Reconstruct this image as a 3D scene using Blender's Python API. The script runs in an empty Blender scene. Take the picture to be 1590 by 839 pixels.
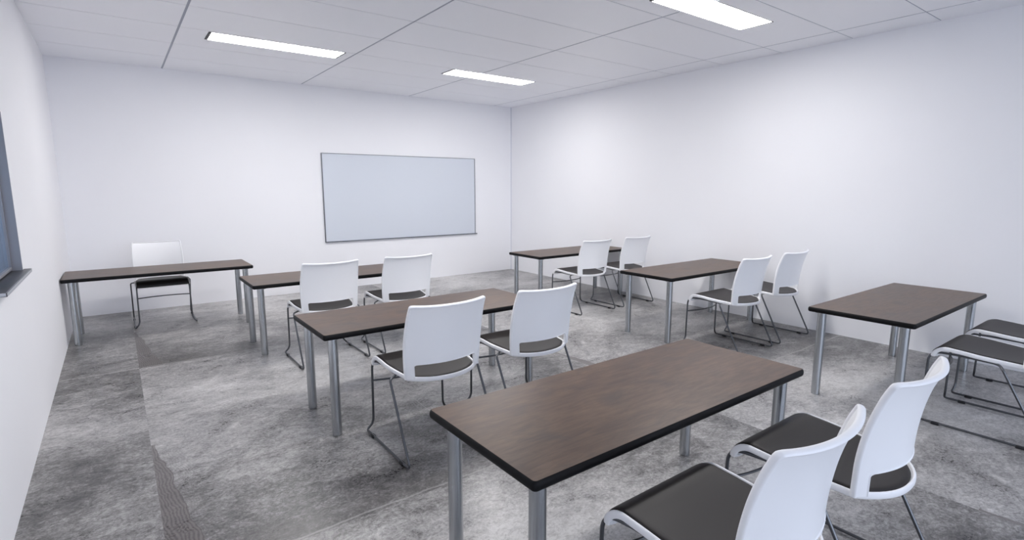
import bpy, bmesh, math
from mathutils import Vector, Matrix

sc = bpy.context.scene
C = sc.collection
PI = math.pi

# ------------------------------------------------------------------ camera
F_PX = 822.65
CAM_Z = 1.7073
cam_d = bpy.data.cameras.new('camera')
cam = bpy.data.objects.new('camera', cam_d)
C.objects.link(cam)
cam_d.sensor_width = 36.0
cam_d.lens = F_PX / 1590 * 36.0
cam_d.clip_start = 0.05
cam.location = (0, 0, CAM_Z)
cam.rotation_mode = 'XYZ'
yaw, pitch = math.radians(36.70), math.radians(8.755)
cam.rotation_euler = (PI / 2 - pitch, 0, -yaw)
sc.camera = cam

# ------------------------------------------------------------------ colour management, world, light levels
sc.view_settings.view_transform = 'Standard'
sc.view_settings.look = 'None'
sc.view_settings.gamma = 1.0
sc.view_settings.use_curve_mapping = False
sc.view_settings.exposure = 0.0
sc.cycles.max_bounces = 20
sc.cycles.diffuse_bounces = 16
LAMP = 32.5
LAMP_COL = (1.0, 0.98, 0.972)

FILL_FRONT_SKY, FILL_FRONT_GROUND = 3.7, 2.4   # fill light from behind the camera, through an added opening
DAY_LEFT_SKY, DAY_LEFT_GROUND = 0.8, 0.4     # daylight through the windows of the left wall
DAY_FILL_COL = (0.82, 0.87, 1.0)
DUSK = (0.06, 0.19, 0.36)              # the deep blue seen through the far left window

world = bpy.data.worlds.new('world')
sc.world = world
world.use_nodes = True
wn, wl = world.node_tree.nodes, world.node_tree.links
wn.clear()
wo = wn.new('ShaderNodeOutputWorld')
wb = wn.new('ShaderNodeBackground')
wtc = wn.new('ShaderNodeTexCoord')
wsep = wn.new('ShaderNodeSeparateXYZ')
wl.new(wtc.outputs['Generated'], wsep.inputs[0])
def wmath(op, a, b, clamp=False):
    m = wn.new('ShaderNodeMath'); m.operation = op; m.use_clamp = clamp
    for i, v in enumerate((a, b)):
        if isinstance(v, (int, float)): m.inputs[i].default_value = v
        else: wl.new(v, m.inputs[i])
    return m.outputs[0]
def wstep(v, k=6.0):                   # soft step around zero
    return wmath('ADD', wmath('MULTIPLY', v, k), 0.5, True)
sx_, sy_, sz_ = wsep.outputs
up_ = wstep(sz_)
dn_ = wmath('SUBTRACT', 1.0, up_)
front_ = wstep(wmath('SUBTRACT', wmath('MULTIPLY', sy_, -1.0), wmath('MULTIPLY', sx_, -1.0)), 4.0)
front_ = wmath('MULTIPLY', front_, wstep(wmath('SUBTRACT', 0.15, sy_)))
left_ = wmath('MULTIPLY', wmath('SUBTRACT', 1.0, front_), wstep(wmath('SUBTRACT', 0.55, sy_)))
lum = wmath('MULTIPLY', front_, wmath('ADD', wmath('MULTIPLY', up_, FILL_FRONT_SKY), wmath('MULTIPLY', dn_, FILL_FRONT_GROUND)))
lum2 = wmath('MULTIPLY', left_, wmath('ADD', wmath('MULTIPLY', up_, DAY_LEFT_SKY), wmath('MULTIPLY', dn_, DAY_LEFT_GROUND)))
lum = wmath('ADD', lum, lum2)
wm = wn.new('ShaderNodeMix'); wm.data_type = 'RGBA'; wm.blend_type = 'MULTIPLY'
wm.inputs[0].default_value = 1.0
wm.inputs[6].default_value = (*DAY_FILL_COL, 1)
wl.new(lum, wm.inputs[7])
wa = wn.new('ShaderNodeMix'); wa.data_type = 'RGBA'; wa.blend_type = 'ADD'
wa.inputs[0].default_value = 1.0
wl.new(wm.outputs[2], wa.inputs[6])
wa.inputs[7].default_value = (*DUSK, 1)
wl.new(wa.outputs[2], wb.inputs[0])
wb.inputs[1].default_value = 1.0
wl.new(wb.outputs[0], wo.inputs[0])

# ------------------------------------------------------------------ materials
def new_mat(name, col=(0.8, 0.8, 0.8), rough=0.5, metal=0.0, spec=None):
    m = bpy.data.materials.new(name)
    m.use_nodes = True
    b = m.node_tree.nodes['Principled BSDF']
    b.inputs['Base Color'].default_value = (*col, 1)
    b.inputs['Roughness'].default_value = rough
    b.inputs['Metallic'].default_value = metal
    if spec is not None:
        b.inputs['Specular IOR Level'].default_value = spec
    return m

class NT:
    """small helper around a node tree"""
    def __init__(s, m):
        s.n, s.l = m.node_tree.nodes, m.node_tree.links
        s.b = s.n['Principled BSDF']
    def put(s, sock, v):
        if hasattr(v, 'is_linked'):
            s.l.new(v, sock)
        else:
            sock.default_value = v
    def math(s, op, a, b=0.0, c=0.0, clamp=False):
        x = s.n.new('ShaderNodeMath'); x.operation = op; x.use_clamp = clamp
        s.put(x.inputs[0], a); s.put(x.inputs[1], b); s.put(x.inputs[2], c)
        return x.outputs[0]
    def noise(s, vec, scale, detail=4, rough=0.55, dist=0.0):
        x = s.n.new('ShaderNodeTexNoise')
        s.l.new(vec, x.inputs['Vector'])
        x.inputs['Scale'].default_value = scale
        x.inputs['Detail'].default_value = detail
        x.inputs['Roughness'].default_value = rough
        x.inputs['Distortion'].default_value = dist
        return x.outputs['Fac']
    def vec(s, x, y, z=0.0):
        c = s.n.new('ShaderNodeCombineXYZ')
        s.put(c.inputs[0], x); s.put(c.inputs[1], y); s.put(c.inputs[2], z)
        return c.outputs[0]
    def ramp(s, fac, stops):
        r = s.n.new('ShaderNodeValToRGB')
        s.l.new(fac, r.inputs[0])
        e = r.color_ramp.elements
        while len(e) < len(stops):
            e.new(0.5)
        for q, (p, c) in zip(e, stops):
            q.position = p
            q.color = (*c, 1) if len(c) == 3 else c
        return r.outputs[0]
    def mix(s, fac, a, b, mode='MIX'):
        m = s.n.new('ShaderNodeMix'); m.data_type = 'RGBA'; m.blend_type = mode
        s.put(m.inputs[0], fac)
        for k, v in ((6, a), (7, b)):
            if isinstance(v, tuple):
                m.inputs[k].default_value = (*v, 1)
            else:
                s.l.new(v, m.inputs[k])
        return m.outputs[2]
    def bump(s, h, strength, dist=0.01):
        b = s.n.new('ShaderNodeBump')
        b.inputs['Strength'].default_value = strength
        b.inputs['Distance'].default_value = dist
        s.l.new(h, b.inputs['Height'])
        s.l.new(b.outputs[0], s.b.inputs['Normal'])
    def pos(s):
        g = s.n.new('ShaderNodeNewGeometry')
        return g.outputs['Position']
    def obj(s):
        t = s.n.new('ShaderNodeTexCoord')
        return t.outputs['Object']
    def sep(s, v):
        x = s.n.new('ShaderNodeSeparateXYZ'); s.l.new(v, x.inputs[0])
        return x.outputs

def paint_mat(name, col, rough=0.75, spec=0.25):
    m = new_mat(name, col, rough, spec=spec)
    t = NT(m)
    n = t.noise(t.pos(), 1.3, 3)
    c = t.mix(n, tuple(v * 0.985 for v in col), tuple(min(1, v * 1.01) for v in col))
    t.l.new(c, t.b.inputs['Base Color'])
    t.bump(t.noise(t.pos(), 260, 2), 0.03, 0.002)
    return m

M_wall = paint_mat('wall_paint', (0.90, 0.902, 0.926))
M_tile = paint_mat('ceiling_tile', (0.945, 0.950, 0.980), 0.33, 1.0)
M_groove = new_mat('ceiling_groove', (0.42, 0.44, 0.50), 0.8)

# polished, mottled concrete: one big slab pattern that repeats every 3.52 m, with faint joints
def floor_mat():
    m = new_mat('polished_concrete', (0.25, 0.24, 0.23), 0.3)
    t = NT(m)
    P = t.sep(t.pos())
    T = 3.52
    lx = t.math('FLOORED_MODULO', t.math('SUBTRACT', P[0], 0.05), T)
    ly = t.math('FLOORED_MODULO', t.math('SUBTRACT', P[1], 2.52), T)
    v = t.vec(lx, ly)
    big = t.noise(t.vec(t.math('MULTIPLY', lx, 0.85), ly), 1.1, 5, 0.6, 0.5)
    mid = t.noise(t.vec(t.math('MULTIPLY', lx, 0.75), ly, 3.0), 4.0, 9, 0.70, 0.5)
    vein = t.noise(t.vec(t.math('MULTIPLY', lx, 0.55), ly, 7.0), 13.0, 9, 0.76, 0.9)
    fine = t.noise(v, 60, 6, 0.8, 0.3)
    crust = t.noise(t.vec(t.math('MULTIPLY', lx, 0.8), ly, 5.0), 17.0, 7, 0.74, 2.2)
    # every slab is paler around one spot and darker away from it
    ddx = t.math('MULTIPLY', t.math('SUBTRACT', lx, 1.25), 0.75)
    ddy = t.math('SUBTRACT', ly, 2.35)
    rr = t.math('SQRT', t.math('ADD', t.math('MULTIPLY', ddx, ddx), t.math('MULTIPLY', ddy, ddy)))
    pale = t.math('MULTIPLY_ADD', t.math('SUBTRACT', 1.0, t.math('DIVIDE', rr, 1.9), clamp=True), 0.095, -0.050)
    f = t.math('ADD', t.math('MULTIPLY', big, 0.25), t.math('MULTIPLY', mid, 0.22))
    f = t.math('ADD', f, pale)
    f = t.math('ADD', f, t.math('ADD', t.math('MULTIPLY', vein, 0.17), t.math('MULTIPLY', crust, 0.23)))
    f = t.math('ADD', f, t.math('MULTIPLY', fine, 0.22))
    col = t.ramp(f, [(0.425, (0.042, 0.040, 0.040)), (0.48, (0.130, 0.125, 0.123)),
                     (0.52, (0.25, 0.242, 0.238)), (0.57, (0.41, 0.399, 0.391)), (0.63, (0.60, 0.59, 0.58))])
    # thin contour-like veins
    vv = t.math('ABSOLUTE', t.math('SUBTRACT', t.noise(t.vec(t.math('MULTIPLY', lx, 0.5), ly, 11.0), 3.1, 8, 0.68, 1.2), 0.5))
    line = t.math('SUBTRACT', 1.0, t.math('DIVIDE', vv, 0.012), clamp=True)
    line = t.math('MULTIPLY', line, t.math('GREATER_THAN', mid, 0.5))
    col = t.mix(t.math('MULTIPLY', line, 0.35), col, (0.10, 0.09, 0.088))
    ck = t.math('ABSOLUTE', t.math('SUBTRACT', t.noise(t.vec(t.math('MULTIPLY', lx, 0.8), ly, 15.0), 9.0, 8, 0.75, 1.6), 0.5))
    cl = t.math('SUBTRACT', 1.0, t.math('DIVIDE', ck, 0.010), clamp=True)
    cl = t.math('MULTIPLY', cl, t.math('MULTIPLY', t.math('SUBTRACT', big, 0.42), 6.0, clamp=True))
    col = t.mix(t.math('MULTIPLY', cl, 0.45), col, (0.66, 0.65, 0.64))
    # banded wedge along the joint, tapering towards the far end
    w1 = t.math('ADD', t.math('MULTIPLY', t.noise(t.vec(0.0, ly, 2.0), 3.0, 3), 0.10),
                t.math('MULTIPLY', t.math('SUBTRACT', 1.62, ly), 0.11))
    wob = t.math('MULTIPLY', t.noise(t.vec(lx, t.math('MULTIPLY', ly, 0.6)), 6.0, 4), 0.075)
    inside = t.math('MULTIPLY', t.math('LESS_THAN', lx, t.math('ADD', w1, -0.035)), t.math('LESS_THAN', ly, 1.6))
    bands = t.math('SINE', t.math('MULTIPLY', t.math('ADD', t.math('SUBTRACT', lx, w1), wob), 390.0))
    bcol = t.ramp(t.math('MULTIPLY_ADD', bands, 0.5, 0.5), [(0.1, (0.060, 0.050, 0.049)), (0.9, (0.165, 0.146, 0.142))])
    col = t.mix(t.math('MULTIPLY', inside, 0.8), col, bcol)
    near = t.math('MULTIPLY', t.math('LESS_THAN', lx, t.math('ADD', w1, 0.09)), t.math('LESS_THAN', ly, 1.45))
    near = t.math('MULTIPLY', near, t.math('GREATER_THAN', bands, 0.55))
    col = t.mix(t.math('MULTIPLY', near, 0.22), col, (0.10, 0.09, 0.088))
    # joints
    jw = t.math('MULTIPLY', t.math('SUBTRACT', t.noise(v, 2.6, 5), 0.5), 0.07)
    ey = t.math('ABSOLUTE', t.math('SUBTRACT', t.math('ADD', ly, jw), 0.02))
    jy = t.math('SUBTRACT', 1.0, t.math('DIVIDE', ey, 0.011), clamp=True)
    jdark = t.math('MULTIPLY', t.math('SUBTRACT', 1.0, t.math('DIVIDE', t.math('ABSOLUTE', t.math('SUBTRACT', ly, 0.10)), 0.14), clamp=True), 0.30)
    col = t.mix(jdark, col, (0.13, 0.122, 0.118))  # wide darker band next to the joint
    col = t.mix(t.math('MULTIPLY', jy, 0.55), col, (0.50, 0.485, 0.47))
    jx = t.math('SUBTRACT', 1.0, t.math('DIVIDE', t.math('ABSOLUTE', t.math('ADD', t.math('SUBTRACT', lx, 1.78), jw)), 0.008), clamp=True)
    jx = t.math('MULTIPLY', jx, t.math('MULTIPLY', t.math('GREATER_THAN', ly, 0.7), t.math('LESS_THAN', ly, 2.2)))
    col = t.mix(t.math('MULTIPLY', jx, 0.4), col, (0.46, 0.445, 0.43))
    t.l.new(col, t.b.inputs['Base Color'])
    r = t.ramp(t.math('ADD', t.math('MULTIPLY', mid, 0.6), t.math('MULTIPLY', fine, 0.4)),
               [(0.35, (0.24, 0.24, 0.24)), (0.65, (0.42, 0.42, 0.42))])
    t.l.new(r, t.b.inputs['Roughness'])
    t.b.inputs['Specular IOR Level'].default_value = 0.55
    t.bump(t.math('ADD', fine, vein), 0.10, 0.004)
    return m
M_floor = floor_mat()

def wood_mat():
    m = new_mat('walnut_laminate', (0.12, 0.07, 0.05), 0.4, spec=0.42)
    t = NT(m)
    O = t.sep(t.obj())
    gx = t.math('MULTIPLY', O[0], 0.16)
    grain = t.noise(t.vec(gx, O[1], O[2]), 42, 6, 0.65, 0.4)
    wide = t.noise(t.vec(t.math('MULTIPLY', O[0], 0.5), O[1], 4.0), 4.6, 4, 0.55, 0.8)
    smudge = t.noise(t.vec(t.math('MULTIPLY', O[0], 0.62), O[1], 9.0), 3.3, 5, 0.6, 1.1)
    f = t.math('ADD', t.math('MULTIPLY', grain, 0.55), t.math('MULTIPLY', wide, 0.45))
    col = t.ramp(f, [(0.34, (0.048, 0.023, 0.013)), (0.5, (0.084, 0.046, 0.026)), (0.66, (0.132, 0.077, 0.046))])
    sm = t.ramp(smudge, [(0.55, (0, 0, 0)), (0.70, (1, 1, 1))])
    sb = t.n.new('ShaderNodeRGBToBW'); t.l.new(sm, sb.inputs[0])
    col = t.mix(t.math('MULTIPLY', sb.outputs[0], 0.6), col, (0.034, 0.024, 0.020))
    t.l.new(col, t.b.inputs['Base Color'])
    r = t.math('MULTIPLY_ADD', wide, 0.10, 0.32)
    t.l.new(r, t.b.inputs['Roughness'])
    t.bump(grain, 0.01, 0.0005)
    return m
M_wood = wood_mat()
M_edge = new_mat('black_edge_rubber', (0.004, 0.004, 0.005), 0.5, spec=0.18)

def steel_mat():
    m = new_mat('brushed_steel', (0.50, 0.52, 0.54), 0.24, 1.0)
    t = NT(m)
    O = t.sep(t.obj())
    n = t.noise(t.vec(t.math('MULTIPLY', O[0], 60.0), t.math('MULTIPLY', O[1], 60.0), t.math('MULTIPLY', O[2], 14.0)), 1.0, 4, 0.6)
    t.l.new(t.math('MULTIPLY_ADD', n, 0.10, 0.20), t.b.inputs['Roughness'])
    t.l.new(t.mix(n, (0.44, 0.46, 0.48), (0.56, 0.58, 0.60)), t.b.inputs['Base Color'])
    return m
M_steel = steel_mat()
M_rod = new_mat('dark_chrome_rod', (0.13, 0.135, 0.145), 0.32, 1.0)
M_pad_foot = new_mat('black_nylon', (0.015, 0.015, 0.017), 0.5)

def fabric_mat():
    m = new_mat('dark_upholstery', (0.035, 0.030, 0.028), 0.5, spec=0.33)
    t = NT(m)
    n = t.noise(t.obj(), 300, 2)
    t.l.new(t.mix(n, (0.018, 0.0155, 0.015), (0.027, 0.0235, 0.0225)), t.b.inputs['Base Color'])
    t.l.new(t.math('MULTIPLY_ADD', n, 0.1, 0.42), t.b.inputs['Roughness'])
    t.bump(n, 0.10, 0.001)
    return m
M_fabric = fabric_mat()

def plastic_mat():
    m = new_mat('white_plastic', (0.86, 0.87, 0.90), 0.38, spec=0.45)
    t = NT(m)
    t.bump(t.noise(t.obj(), 500, 1), 0.02, 0.0005)
    t.l.new(t.mix(t.noise(t.obj(), 5, 2), (0.91, 0.915, 0.935), (0.93, 0.935, 0.95)), t.b.inputs['Base Color'])
    return m
M_white = plastic_mat()
M_black = new_mat('black_metal', (0.02, 0.02, 0.022), 0.5)
M_board = new_mat('whiteboard_surface', (0.66, 0.70, 0.765), 0.22, spec=0.5)
M_frame = new_mat('board_frame', (0.16, 0.17, 0.19), 0.4, 0.6)
M_winframe = new_mat('window_frame_grey', (0.24, 0.24, 0.27), 0.5)
M_sill = new_mat('window_sill_dark', (0.045, 0.047, 0.055), 0.4)
M_silledge = new_mat('window_sill_edge', (0.42, 0.44, 0.48), 0.45)

M_glass = bpy.data.materials.new('window_glass')
M_glass.use_nodes = True
_b = M_glass.node_tree.nodes['Principled BSDF']
_b.inputs['Base Color'].default_value = (0.62, 0.80, 0.95, 1)
_b.inputs['Transmission Weight'].default_value = 1.0
_b.inputs['Roughness'].default_value = 0.02
_b.inputs['IOR'].default_value = 1.45

M_lamp = bpy.data.materials.new('lamp_diffuser')
M_lamp.use_nodes = True
_b = M_lamp.node_tree.nodes['Principled BSDF']
_b.inputs['Base Color'].default_value = (0.9, 0.9, 0.9, 1)
_b.inputs['Emission Color'].default_value = (*LAMP_COL, 1)
_b.inputs['Emission Strength'].default_value = LAMP

# ------------------------------------------------------------------ helpers
def finish(name, bm, mats, parent=None, angle=38, recalc=True):
    if recalc:
        bmesh.ops.recalc_face_normals(bm, faces=bm.faces)
    for f in bm.faces:
        f.smooth = True
    lim = math.radians(angle)
    for e in bm.edges:
        if len(e.link_faces) == 2:
            e.smooth = e.calc_face_angle(0) < lim
    me = bpy.data.meshes.new(name)
    bm.to_mesh(me)
    bm.free()
    if not isinstance(mats, (list, tuple)):
        mats = [mats]
    for m in mats:
        me.materials.append(m)
    o = bpy.data.objects.new(name, me)
    C.objects.link(o)
    if parent:
        o.parent = parent
    return o

def box(bm, x0, x1, y0, y1, z0, z1, mi=0, bevel=0.0, seg=2):
    vs = [bm.verts.new((x, y, z)) for x in (x0, x1) for y in (y0, y1) for z in (z0, z1)]
    fs = [(0, 1, 3, 2), (4, 6, 7, 5), (0, 4, 5, 1), (2, 3, 7, 6), (0, 2, 6, 4), (1, 5, 7, 3)]
    out = []
    for f in fs:
        q = bm.faces.new([vs[i] for i in f]); q.material_index = mi; out.append(q)
    if bevel:
        es = list({e for f in out for e in f.edges})
        bmesh.ops.bevel(bm, geom=es, offset=bevel, segments=seg, profile=0.5, affect='EDGES')
    return out

def fillet(pts, rads, n=6, closed=False):
    """polyline with rounded corners"""
    P = [Vector(p) for p in pts]
    N = len(P)
    out = []
    for i in range(N):
        r = rads[i] if isinstance(rads, (list, tuple)) else rads
        if (not closed and i in (0, N - 1)) or r <= 0:
            out.append(P[i]); continue
        a, b, c = P[i - 1], P[i], P[(i + 1) % N]
        d1, d2 = (a - b), (c - b)
        L = min(r, d1.length * 0.48, d2.length * 0.48)
        s, e = b + d1.normalized() * L, b + d2.normalized() * L
        for k in range(n + 1):
            t = k / n
            out.append(s * (1 - t) ** 2 + b * 2 * t * (1 - t) + e * t ** 2)
    return out

def sweep(bm, path, a, b=None, up=None, closed=False, sides=12, mi=0, power=1.0):
    """tube along path; a = radius across, b = radius along the 'up' hint"""
    b = a if b is None else b
    N = len(path)
    P = [Vector(p) for p in path]
    rings = []
    nrm = None
    for i in range(N):
        if closed:
            t = (P[(i + 1) % N] - P[i - 1])
        else:
            t = P[min(i + 1, N - 1)] - P[max(i - 1, 0)]
        t.normalize()
        if up is not None:
            u = Vector(up(i) if callable(up) else up)
            u = (u - t * u.dot(t)).normalized()
        else:
            if nrm is None:
                h = Vector((0, 0, 1)) if abs(t.z) < 0.9 else Vector((1, 0, 0))
                nrm = h
            u = (nrm - t * nrm.dot(t)).normalized()
            nrm = u
        s = t.cross(u)
        ring = []
        for k in range(sides):
            th = 2 * PI * k / sides
            c_, s_ = math.cos(th), math.sin(th)
            if power != 1.0:
                c_ = math.copysign(abs(c_) ** power, c_); s_ = math.copysign(abs(s_) ** power, s_)
            ring.append(bm.verts.new(P[i] + s * (a * c_) + u * (b * s_)))
        rings.append(ring)
    M = N if closed else N - 1
    for i in range(M):
        r0, r1 = rings[i], rings[(i + 1) % N]
        for k in range(sides):
            f = bm.faces.new((r0[k], r0[(k + 1) % sides], r1[(k + 1) % sides], r1[k]))
            f.material_index = mi
    if not closed:
        bm.faces.new(list(reversed(rings[0]))).material_index = mi
        bm.faces.new(rings[-1]).material_index = mi

def cyl(bm, x, y, prof, n=28, mi=0):
    """lathe about a vertical axis: prof = [(r, z), ...] bottom to top"""
    rings = [[bm.verts.new((x + r * math.cos(2 * PI * k / n), y + r * math.sin(2 * PI * k / n), z)) for k in range(n)] for r, z in prof]
    for r0, r1 in zip(rings, rings[1:]):
        for k in range(n):
            bm.faces.new((r0[k], r0[(k + 1) % n], r1[(k + 1) % n], r1[k])).material_index = mi
    bm.faces.new(list(reversed(rings[0]))).material_index = mi
    bm.faces.new(rings[-1]).material_index = mi

def sheet(bm, us, vs, fn, thick, keep=None, mi=0):
    """closed plate: grid fn(u,v) offset along its normal by thick(u,v)/2 each way"""
    e = 1e-3
    A, B = {}, {}
    def corner(i, j):
        if (i, j) in A:
            return
        u, v = us[i], vs[j]
        p = Vector(fn(u, v))
        du = Vector(fn(u + e, v)) - Vector(fn(u - e, v))
        dv = Vector(fn(u, v + e)) - Vector(fn(u, v - e))
        n = du.cross(dv).normalized()
        h = (thick(u, v) if callable(thick) else thick) / 2
        A[(i, j)] = bm.verts.new(p + n * h)
        B[(i, j)] = bm.verts.new(p - n * h)
    cells = [(i, j) for i in range(len(us) - 1) for j in range(len(vs) - 1)
             if keep is None or keep((us[i] + us[i + 1]) / 2, (vs[j] + vs[j + 1]) / 2)]
    S = set(cells)
    for i, j in cells:
        for q in ((i, j), (i + 1, j), (i + 1, j + 1), (i, j + 1)):
            corner(*q)
        bm.faces.new([A[q] for q in ((i, j), (i + 1, j), (i + 1, j + 1), (i, j + 1))]).material_index = mi
        bm.faces.new([B[q] for q in ((i, j), (i, j + 1), (i + 1, j + 1), (i + 1, j))]).material_index = mi
        for d, (q, r) in {(-1, 0): ((i, j + 1), (i, j)), (1, 0): ((i + 1, j), (i + 1, j + 1)),
                          (0, -1): ((i, j), (i + 1, j)), (0, 1): ((i + 1, j + 1), (i, j + 1))}.items():
            if (i + d[0], j + d[1]) not in S:
                bm.faces.new((A[q], B[q], B[r], A[r])).material_index = mi

def interp(tab, x):
    """smooth (Catmull-Rom) interpolation of [(x, y), ...]"""
    if x <= tab[0][0]:
        a, b = tab[0], tab[1]
        return a[1] + (b[1] - a[1]) * (x - a[0]) / (b[0] - a[0])
    if x >= tab[-1][0]:
        a, b = tab[-2], tab[-1]
        return b[1] + (b[1] - a[1]) * (x - b[0]) / (b[0] - a[0])
    for i in range(len(tab) - 1):
        if tab[i][0] <= x <= tab[i + 1][0]:
            x1, y1 = tab[i]; x2, y2 = tab[i + 1]
            m1 = (tab[i + 1][1] - tab[i - 1][1]) / (tab[i + 1][0] - tab[i - 1][0]) if i > 0 else (y2 - y1) / (x2 - x1)
            m2 = (tab[i + 2][1] - y1) / (tab[i + 2][0] - x1) if i + 2 < len(tab) else (y2 - y1) / (x2 - x1)
            t = (x - x1) / (x2 - x1); h = x2 - x1
            return ((2 * t**3 - 3 * t**2 + 1) * y1 + (t**3 - 2 * t**2 + t) * h * m1
                    + (-2 * t**3 + 3 * t**2) * y2 + (t**3 - t**2) * h * m2)

def lin(a, b, n):
    return [a + (b - a) * i / n for i in range(n + 1)]

def thing(name, label, cat, loc, rotz=0.0, group=None):
    o = bpy.data.objects.new(name, None)
    o.empty_display_size = 0.1
    C.objects.link(o)
    o.location = loc
    o.rotation_euler = (0, 0, rotz)
    o['label'] = label; o['category'] = cat
    if group:
        o['group'] = group
    return o

def dup(root, label, loc, rotz=0.0):
    r = root.copy(); C.objects.link(r)
    r.location = loc; r.rotation_euler = (0, 0, rotz)
    r['label'] = label
    for ch in list(root.children):
        c = ch.copy(); C.objects.link(c); c.parent = r
        for g in ch.children:
            d = g.copy(); C.objects.link(d); d.parent = c
    return r

def struct(name, bm, mats, parent=None, **k):
    o = finish(name, bm, mats, parent, **k)
    if parent is None:
        o['kind'] = 'structure'
    return o

# ------------------------------------------------------------------ room shell
XL, XR, YB, YF, ZC = -0.545, 6.700, 9.018, -4.5, 3.343
TH = 0.15
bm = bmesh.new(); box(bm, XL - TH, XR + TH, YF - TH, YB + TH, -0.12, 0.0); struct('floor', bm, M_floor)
bm = bmesh.new(); box(bm, XL - TH, XR + TH, YB, YB + TH, 0.0, ZC + 0.1); struct('wall_back', bm, M_wall)
bm = bmesh.new(); box(bm, XR, XR + TH, YF, YB, 0.0, ZC + 0.1); struct('wall_right', bm, M_wall)
# unseen wall behind the camera; its broad opening is added to let fill light in
GX0, GX1, GZ0, GZ1 = XL + 0.1, XR - 0.1, 0.3, 3.1
bm = bmesh.new()
box(bm, XL - TH, GX0, YF - TH, YF, 0.0, ZC + 0.1)
box(bm, GX1, XR + TH, YF - TH, YF, 0.0, ZC + 0.1)
box(bm, GX0, GX1, YF - TH, YF, 0.0, GZ0)
box(bm, GX0, GX1, YF - TH, YF, GZ1, ZC + 0.1)
struct('wall_front', bm, M_wall)
bm = bmesh.new()
for k in range(5):
    x = GX0 + 0.03 + (GX1 - GX0 - 0.06) * k / 4
    box(bm, x - 0.03, x + 0.03, YF - 0.11, YF - 0.05, GZ0, GZ1)
box(bm, GX0, GX1, YF - 0.11, YF - 0.05, GZ0, GZ0 + 0.06)
box(bm, GX0, GX1, YF - 0.11, YF - 0.05, GZ1 - 0.06, GZ1)
struct('window_2', bm, M_winframe)  # bars across the added fill opening

# left wall with its row of window openings
WY0, WY1, WZ0, WZ1 = 3.90, 4.885, 1.150, 2.205
WIN_Y = [(3.90, 4.885)]
bm = bmesh.new()
ys = [YF] + sorted(y for w in WIN_Y for y in w) + [YB]
zs = [0.0, WZ0, WZ1, ZC + 0.1]
ny = len(ys)
grid = {}
for sgn, X in ((0, XL), (1, XL - TH)):
    for j in range(ny):
        for k in range(4):
            grid[sgn, j, k] = bm.verts.new((X, ys[j], zs[k]))
for j in range(ny - 1):
    for k in range(3):
        if not (k == 1 and j % 2 == 1):
            bm.faces.new([grid[0, a, b] for a, b in ((j, k), (j + 1, k), (j + 1, k + 1), (j, k + 1))])
            bm.faces.new([grid[1, a, b] for a, b in ((j, k), (j, k + 1), (j + 1, k + 1), (j + 1, k))])
def rim(seq):
    for (a, b), (c, d) in zip(seq, seq[1:] + seq[:1]):
        bm.faces.new((grid[0, a, b], grid[0, c, d], grid[1, c, d], grid[1, a, b]))
for j in range(1, ny - 1, 2):
    rim([(j, 1), (j + 1, 1), (j + 1, 2), (j, 2)])
rim([(j, 0) for j in range(ny)] + [(ny - 1, k) for k in (1, 2, 3)] + [(j, 3) for j in reversed(range(ny - 1))] + [(0, 2), (0, 1)])
struct('wall_left', bm, M_wall)

# ceiling: backing slab with flush tiles, grooves between them
bm = bmesh.new()
box(bm, XL - TH, XR + TH, YF - TH, YB + TH, ZC + 0.10, ZC + 0.16, 1)
box(bm, XL, XR, YF, YB, ZC + 0.0025, ZC + 0.02, 1)
gx = [XL - 0.1] + [0.695 + 1.857 * k for k in range(4)] + [XR + 0.1]
gy = [1.91 + 0.785 * k for k in range(-9, 11)]
gy = [y for y in gy if YF + 0.05 < y < YB - 0.02]
gy = [YF - 0.1] + gy + [YB + 0.1]
for i in range(len(gx) - 1):
    for j in range(len(gy) - 1):
        box(bm, max(XL, gx[i] + 0.011), min(XR, gx[i + 1] - 0.011),
            max(YF, gy[j] + 0.0055), min(YB, gy[j + 1] - 0.0055), ZC, ZC + 0.004, 0)
struct('ceiling', bm, [M_tile, M_groove])

# thin blue-grey trims where wall planes meet, as in the photograph
bm = bmesh.new()
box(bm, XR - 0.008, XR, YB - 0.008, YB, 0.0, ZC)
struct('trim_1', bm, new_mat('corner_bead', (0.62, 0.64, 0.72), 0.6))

# ------------------------------------------------------------------ window (left wall)
win = bpy.data.objects.new('window_1', None); C.objects.link(win)
win.location = (XL, (WY0 + WY1) / 2, WZ0)
win['kind'] = 'structure'
oy, oz = (WY0 + WY1) / 2, WZ0
hy, hz = (WY1 - WY0) / 2, WZ1 - WZ0
bm = bmesh.new()   # lining of the recess
lw = 0.012
box(bm, -0.13, 0.002, hy - lw, hy, 0.0, hz, 0)
box(bm, -0.13, 0.002, -hy, -hy + lw, 0.0, hz, 0)
box(bm, -0.13, 0.002, -hy, hy, hz - lw, hz, 0)
finish('window_reveal', bm, M_winframe, win)
bm = bmesh.new()   # sash
sx0, sx1 = -0.085, -0.048
box(bm, sx0, sx1, hy - lw - 0.02, hy - lw, 0.02, hz - lw, 0, 0.003)
box(bm, sx0, sx1, -hy + lw, -hy + lw + 0.02, 0.02, hz - lw, 0, 0.003)
box(bm, sx0, sx1, -hy + lw, hy - lw, hz - lw - 0.02, hz - lw, 0, 0.003)
box(bm, sx0, sx1, -hy + lw, hy - lw, 0.012, 0.032, 0, 0.003)
finish('window_frame', bm, M_winframe, win)
bm = bmesh.new()
box(bm, -0.070, -0.064, -hy + lw + 0.01, hy - lw - 0.01, 0.022, hz - lw - 0.01)
finish('window_pane', bm, M_glass, win)
bm = bmesh.new()
box(bm, -0.13, 0.036, -hy - 0.055, hy + 0.045, -0.014, 0.005, 0, 0.002)
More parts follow.
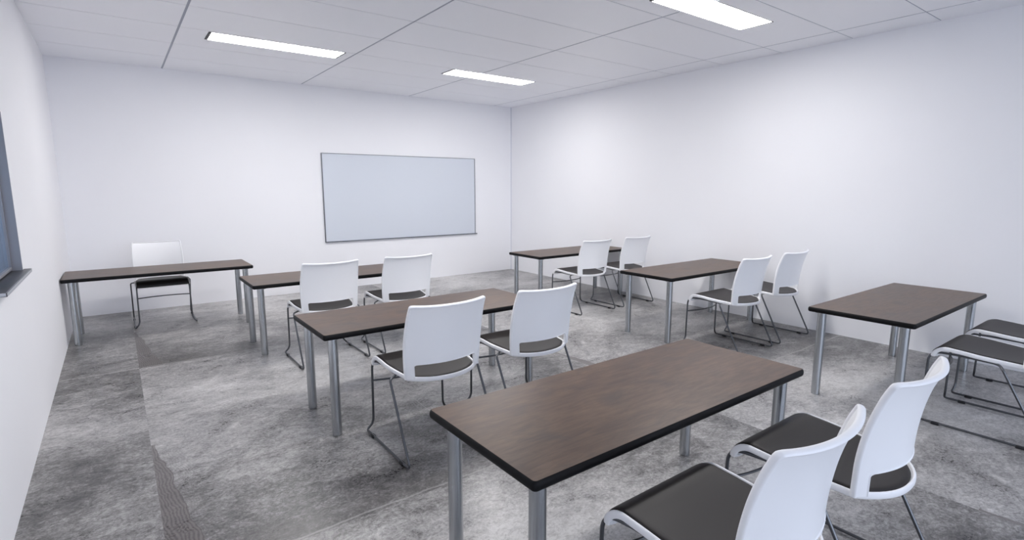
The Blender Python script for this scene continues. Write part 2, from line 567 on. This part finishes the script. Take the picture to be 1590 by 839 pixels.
box(bm, 0.0362, 0.0425, -hy - 0.061, hy + 0.051, -0.016, 0.006, 1, 0.002)
box(bm, 0.0005, 0.0425, hy + 0.0455, hy + 0.051, -0.016, 0.006, 1, 0.002)
box(bm, 0.0005, 0.0425, -hy - 0.061, -hy - 0.0555, -0.016, 0.006, 1, 0.002)
finish('window_sill', bm, [M_sill, M_silledge], win)

for k, (y0, y1) in enumerate(WIN_Y[1:]):
    w = win.copy(); w.name = 'window_%d' % (k + 3); C.objects.link(w)
    w.location = (XL, (y0 + y1) / 2, WZ0)
    for ch in win.children:
        if ch.name.startswith('window_'):
            c = ch.copy(); C.objects.link(c); c.parent = w

# ------------------------------------------------------------------ ceiling lights
LX = [(0.965, 2.432), (3.938, 5.408)]
LY = [(6.645, 6.99), (2.915, 3.262)]
def ceiling_light(x0, x1, y0, y1, label, mat=None):
    cx, cy = (x0 + x1) / 2, (y0 + y1) / 2
    hx, hy_ = (x1 - x0) / 2, (y1 - y0) / 2
    t = thing('ceiling_light', label, 'ceiling light', (cx, cy, ZC), 0, 'recessed ceiling lights')
    bm = bmesh.new()
    z0, z1 = -0.004, -0.0005
    box(bm, -hx, -hx + 0.030, -hy_, hy_, z0, z1)
    box(bm, hx - 0.022, hx, -hy_, hy_, z0, z1)
    box(bm, -hx + 0.030, hx - 0.022, -hy_, -hy_ + 0.005, z0, z1)
    box(bm, -hx + 0.030, hx - 0.022, hy_ - 0.005, hy_, z0, z1)
    finish('light_frame', bm, M_black, t)
    bm = bmesh.new()
    box(bm, -hx + 0.0305, hx - 0.0225, -hy_ + 0.0055, hy_ - 0.0055, -0.0036, -0.0010)
    finish('diffuser', bm, mat or M_lamp, t)
ceiling_light(*LX[0], *LY[0], 'long glowing ceiling light on the left, above the teacher desk side of the room')
ceiling_light(*LX[1], *LY[0], 'smallest, farthest glowing ceiling light, near the corner above the whiteboard side')
ceiling_light(*LX[1], *LY[1], 'large glowing ceiling light cut by the top edge of the picture')
ceiling_light(*LX[0], *LY[1], 'glowing ceiling light over the near tables, outside the top of the picture')

# ------------------------------------------------------------------ whiteboard
wbx0, wbx1, wbz0, wbz1 = 2.795, 5.790, 0.808, 2.287
cx = (wbx0 + wbx1) / 2
hx, hh = (wbx1 - wbx0) / 2, wbz1 - wbz0
wbt = thing('whiteboard', 'wide pale grey-blue whiteboard in a thin dark frame on the back wall', 'whiteboard', (cx, YB, wbz0))
bm = bmesh.new()
box(bm, -hx + 0.008, hx - 0.008, -0.016, -0.001, 0.008, hh - 0.008)
finish('board_panel', bm, M_board, wbt)
bm = bmesh.new()
box(bm, -hx, -hx + 0.014, -0.024, -0.001, 0, hh, 0, 0.003)
box(bm, hx - 0.010, hx, -0.024, -0.001, 0, hh, 0, 0.003)
box(bm, -hx, hx, -0.024, -0.001, hh - 0.008, hh, 0, 0.003)
finish('board_frame', bm, M_frame, wbt)
bm = bmesh.new()
box(bm, -hx, hx + 0.035, -0.034, -0.001, -0.004, 0.012, 0, 0.003)
finish('bottom_rail', bm, M_frame, wbt)

# ------------------------------------------------------------------ tables
TW, TD, TZ, TT = 1.882, 0.746, 0.746, 0.040
def rounded_rect(hx, hy, r, n=6):
    pts = []
    for sx, sy, a0 in ((1, -1, -PI / 2), (1, 1, 0), (-1, 1, PI / 2), (-1, -1, PI)):
        for k in range(n + 1):
            a = a0 + PI / 2 * k / n
            pts.append((sx * (hx - r) + r * math.cos(a), sy * (hy - r) + r * math.sin(a)))
    return pts
def make_table(label, loc):
    t = thing('table', label, 'table', loc, 0, 'rectangular classroom tables')
    hx, hy = TW / 2, TD / 2
    top = TZ
    bm = bmesh.new()
    r = rounded_rect(hx - 0.0085, hy - 0.0085, 0.014)
    lo = [bm.verts.new((x, y, top - TT + 0.004)) for x, y in r]
    hi = [bm.verts.new((x, y, top - 0.0005)) for x, y in r]
    n = len(r)
    bm.faces.new(hi); bm.faces.new(list(reversed(lo)))
    for i in range(n):
        bm.faces.new((lo[i], lo[(i + 1) % n], hi[(i + 1) % n], hi[i]))
    finish('tabletop', bm, M_wood, t)
    # bullnose moulding: half-round profile swept round the edge
    bm = bmesh.new()
    prof = [(-0.015, -0.002), (-0.0095, -0.001)]
    R = TT / 2
    for k in range(9):
        a = PI / 2 - PI * k / 8
        prof.append((-0.009 + 0.009 * math.cos(a), -R + (R - 0.0008) * math.sin(a)))
    prof += [(-0.015, -TT + 0.001)]
    # (offset from outer edge, z below top)
    rings = []
    for off, dz in prof:
        rr = rounded_rect(hx + off, hy + off, max(0.004, 0.022 + off))
        rings.append([bm.verts.new((x, y, top + dz)) for x, y in rr])
    m = len(rings)
    for a in range(m):
        r0, r1 = rings[a], rings[(a + 1) % m]
        for i in range(n):
            bm.faces.new((r0[i], r0[(i + 1) % n], r1[(i + 1) % n], r1[i]))
    finish('edge_moulding', bm, M_edge, t)
    ins = 0.085
    me = None
    for sx in (-1, 1):
        for sy in (-1, 1):
            if me is None:
                bm = bmesh.new()
                zt = top - TT + 0.001
                cyl(bm, 0, 0, [(0.030, 0.0), (0.0325, 0.003), (0.0325, zt - 0.012), (0.052, zt - 0.010), (0.052, zt)])
                leg = finish('leg', bm, M_steel, t)
                me = leg.data
            else:
                leg = bpy.data.objects.new('leg', me); C.objects.link(leg); leg.parent = t
            leg.location = (sx * (hx - ins), sy * (hy - ins), 0)
            leg.rotation_euler = (0, 0, 0.7 * sx + 0.9 * sy)
    return t

T = [  # x0, y_front
    (-0.538, 7.283, 'walnut-topped teacher desk against the left wall, one chair behind it'),
    (1.030, 5.700, 'farthest walnut-topped table of the left column, just right of the teacher desk'),
    (1.024, 3.450, 'walnut-topped table in the middle of the left column, behind the large foreground table'),
    (1.025, 1.252, 'largest, nearest walnut-topped table with black rounded edge in the foreground'),
    (4.762, 5.730, 'walnut-topped table in the far corner of the room below the bare right wall'),
    (4.741, 3.480, 'walnut-topped table in the middle of the right column, two white chairs at its right'),
    (4.505, 1.224, 'walnut-topped table at the right edge of the picture, nearest table of the right column'),
]
table0 = None
for x0, y0, lab in T:
    loc = (x0 + TW / 2, y0 + TD / 2, 0)
    if table0 is None:
        table0 = make_table(lab, loc)
    else:
        dup(table0, lab, loc)

# ------------------------------------------------------------------ chairs
# local frame: x across, y forward (0 = rear foot of the sled, shifted by OY), z up
OY = -0.33
HW = 0.288
SEAT_PROF = [(0.0, 0.533), (0.06, 0.534), (0.13, 0.537), (0.20, 0.542), (0.35, 0.553), (0.45, 0.562), (0.52, 0.567)]
def seat_point(u, v, inset=0.0, h=0.0):
    """u in [-1,1] across; v in [0,1] rear to front lip; inset in metres from the outline"""
    hw = HW - inset - 0.034 * max(0.0, 1.0 - v / 0.5) ** 1.3
    x = u * hw
    rear = 0.028 + 0.105 * abs(u) ** 2.3 + inset
    # arc length style: 0..0.8 flat part to y=0.55, 0.8..1 curl over the lip
    if v < 0.8:
        y = rear + (0.545 - rear) * (v / 0.8)
        z = interp(SEAT_PROF, min(y, 0.545)) - 0.012 * (1 - u * u) * max(0.0, math.sin(PI * min(1.0, v / 0.8))) ** 0.7 * 0.9
        z += 0.0
        return Vector((x, y + OY, z + h))
    a = (v - 0.8) / 0.2 * math.radians(82)
    R = 0.080
    z0 = interp(SEAT_PROF, 0.545)
    y = 0.545 + (R + h) * math.sin(a) * 1.12
    z = z0 - R + (R + h) * math.cos(a)
    return Vector((x, y + OY, z))

def make_chair(label, loc, rotz=0.0):
    t = thing('chair', label, 'chair', loc, rotz, 'white sled-base chairs')
    # --- seat shell
    bm = bmesh.new()
    us = lin(-1, 1, 20)
    vs = lin(0, 0.8, 16) + lin(0.8, 1.0, 8)[1:]
    sheet(bm, us, vs, lambda u, v: seat_point(u, v, 0.004, -0.010), 0.014)
    path = []
    path += [seat_point(-1, v, 0.006, -0.006) for v in reversed(vs)]
    path += [seat_point(u, 0, 0.006, -0.006) for u in us[1:-1]]
    path += [seat_point(1, v, 0.006, -0.006) for v in vs]
    path += [seat_point(u, 1.0, 0.006, -0.012) for u in reversed(us[1:-1])]
    nU = len(path)
    def upv(i):
        nv = len(vs); nu = len(us) - 2
        if i < nv: v = vs[nv - 1 - i]
        elif i < nv + nu: v = 0
        elif i < 2 * nv + nu: v = vs[i - nv - nu]
        else: v = 1.0
        if v <= 0.8: return Vector((0, 0, 1))
        a = (v - 0.8) / 0.2 * math.radians(82)
        return Vector((0, math.sin(a), math.cos(a)))
    sweep(bm, path, 0.0065, 0.0150, up=upv, closed=True, sides=14, power=0.7)
    finish('seat_shell', bm, M_white, t, angle=45)
    # --- pad, pillowed edges, wraps over the lip
    bm = bmesh.new()
    def edge(u, v):
        du = (1 - abs(u)) / 0.05
        dv = min(v / 0.04, (1 - v) / 0.05)
        d = max(0.0, min(1.0, du, dv))
        return math.sqrt(max(0.0, 1 - (1 - d) ** 2))
    pus = [-1, -0.99, -0.975, -0.95] + lin(-0.9, 0.9, 16) + [0.95, 0.975, 0.99, 1]
    pvs = [0, 0.01, 0.022, 0.04] + lin(0.08, 0.8, 12) + lin(0.8, 0.94, 6)[1:] + [0.96, 0.98, 0.99, 1]
    def pad_top(u, v):
        return seat_point(u, v, 0.017, 0.001 + 0.011 * edge(u, v))
    def pad_bot(u, v):
        return seat_point(u, v, 0.017, -0.006)
    A = [[bm.verts.new(pad_top(u, v)) for v in pvs] for u in pus]
    B = [[bm.verts.new(pad_bot(u, v)) for v in pvs] for u in pus]
    nu, nv = len(pus), len(pvs)
    for i in range(nu - 1):
        for j in range(nv - 1):
            bm.faces.new((A[i][j], A[i + 1][j], A[i + 1][j + 1], A[i][j + 1]))
            bm.faces.new((B[i][j], B[i][j + 1], B[i + 1][j + 1], B[i + 1][j]))
    for i in range(nu - 1):
        for j in (0, nv - 1):
            bm.faces.new((A[i][j], B[i][j], B[i + 1][j], A[i + 1][j]))
    for j in range(nv - 1):
        for i in (0, nu - 1):
            bm.faces.new((A[i][j], B[i][j], B[i][j + 1], A[i][j + 1]))
    finish('seat_pad', bm, M_fabric, t, angle=60)
    # --- backrest
    SIDE = [(0.525, 0.142), (0.60, 0.138), (0.68, 0.133), (0.76, 0.122), (0.85, 0.103), (0.93, 0.078), (0.985, 0.053), (1.015, 0.035)]
    def bp(x, z):
        hw = 0.270 + 0.010 * math.sin(PI * min(1, max(0, (z - 0.53) / 0.47)))
        s = 0.088 - 0.030 * min(1.0, (z - 0.53) / 0.48)
        q = min(1.2, abs(x) / 0.27)
        y = interp(SIDE, z) - s * (1 - q ** 2.0)
        zz = z + (0.010 * q ** 3 if z > 0.9 else 0.0) * max(0, (z - 0.9) / 0.11)
        return Vector((x * hw / 0.270, y + OY, zz))
    bm = bmesh.new()
    xs = lin(-0.268, -0.214, 3) + lin(-0.214, 0.214, 18)[1:] + lin(0.214, 0.268, 3)[1:]
    zs_ = lin(0.530, 0.622, 4) + lin(0.622, 1.000, 18)[1:]
    sheet(bm, xs, zs_, bp, 0.010, keep=lambda x, z: abs(x) > 0.214 or z > 0.622)
    # stiffening rim: up one side, across the top, down the other
    path = fillet([bp(-0.265, z) for z in (lin(0.530, 0.998, 20))] + [bp(x, 1.002) for x in lin(-0.25, 0.25, 16)]
                  + [bp(0.265, z) for z in reversed(lin(0.530, 0.998, 20))], 0.012, 2)
    def upb(i):
        p = path[i]
        return Vector((0, 1, 0.15)) if p.z < 0.9 else Vector((0, 1, 0.35))
    sweep(bm, path, 0.0075, 0.0125, up=upb, sides=12)
    # inner edge of the lower opening
    path2 = fillet([bp(-0.2175, z) for z in lin(0.530, 0.618, 5)] + [bp(x, 0.6245) for x in lin(-0.205, 0.205, 14)]
                   + [bp(0.2175, z) for z in reversed(lin(0.530, 0.618, 5))], 0.010, 2)
    sweep(bm, path2, 0.0045, 0.0085, up=Vector((0, 1, 0)), sides=10)
    finish('backrest', bm, M_white, t, angle=45)
    # --- sled frame
    for s in (-1, 1):
        bm = bmesh.new()
        zr = 0.532
        Y = lambda y: y + OY
        pts = [(s * 0.255, Y(0.29), zr - 0.010), (s * 0.255, Y(0.50), zr - 0.004), (s * 0.276, Y(0.652), zr - 0.006), (s * 0.280, Y(0.656), 0.085),
               (s * 0.292, Y(0.660), 0.050), (s * 0.325, Y(0.668), 0.014), (s * 0.325, Y(-0.022), 0.014),
               (s * 0.325, Y(0.238), zr - 0.020), (s * 0.285, Y(0.258), zr - 0.012)]
        rad = [0.02, 0.05, 0.075, 0.015, 0.015, 0.03, 0.05, 0.035, 0.02]
        sweep(bm, fillet(pts, rad, 7, closed=True), 0.0082, closed=True, sides=12)
        fr = finish('sled_side', bm, M_rod, t, angle=60)
        for gy_ in (0.555, 0.095):
            bm = bmesh.new()
            box(bm, s * 0.325 - 0.0125, s * 0.325 + 0.0125, Y(gy_) - 0.024, Y(gy_) + 0.024, 0.0, 0.021, 0, 0.005, 2)
            finish('foot_glide', bm, M_pad_foot, fr)
    bm = bmesh.new()
    cb = [(x, 0.648 + OY - 0.055 * (1 - (x / 0.275) ** 2), 0.375) for x in lin(-0.274, 0.274, 16)]
    sweep(bm, cb, 0.0065, sides=10)
    finish('crossbar', bm, M_rod, t, angle=60)
    bm = bmesh.new()
    cb = [(x, 0.272 + OY, 0.521 - 0.012 * (1 - (x / 0.26) ** 2)) for x in lin(-0.258, 0.258, 10)]
    sweep(bm, cb, 0.0065, sides=10)
    finish('seat_brace', bm, M_rod, t, angle=60)
    return t

CH = [  # centre x, rear-foot y, label
    (1.62, 2.79, 'white chair at the middle left table, in full view left of the foreground table'),
    (2.44, 2.79, 'white chair right of its neighbour at the middle left table, behind the foreground table'),
    (1.62, 5.04, 'left one of two white chairs at the farther left table beside the teacher desk'),
    (2.44, 5.04, 'right one of two white chairs at the farther left table, just below the whiteboard'),
    (1.62, 0.59, 'nearest white chair with dark seat, cut by the bottom edge beside the foreground table'),
    (2.45, 0.59, 'second white chair at the foreground table, behind and right of the nearest chair'),
    (5.25, 5.04, 'left one of two white chairs at the far corner table'),
    (6.09, 5.04, 'right one of two white chairs at the far corner table, against the right wall'),
    (5.24, 2.77, 'left one of two white chairs at the middle table of the right column'),
    (6.07, 2.77, 'right one of two white chairs at the middle right table, closest to the right wall'),
    (4.99, 0.53, 'dark-seated chair at the right edge, nearer of the two at the rightmost table'),
    (5.82, 0.53, 'dark-seated chair at the right edge, farther of the two at the rightmost table'),
]
chair0 = None
for cx, ry, lab in CH:
    loc = (cx, ry - OY, 0)
    if chair0 is None:
        chair0 = make_chair(lab, loc)
    else:
        dup(chair0, lab, loc)
dup(chair0, 'white chair facing the room behind the teacher desk, seen from the front', (0.400, 8.13, 0), PI)
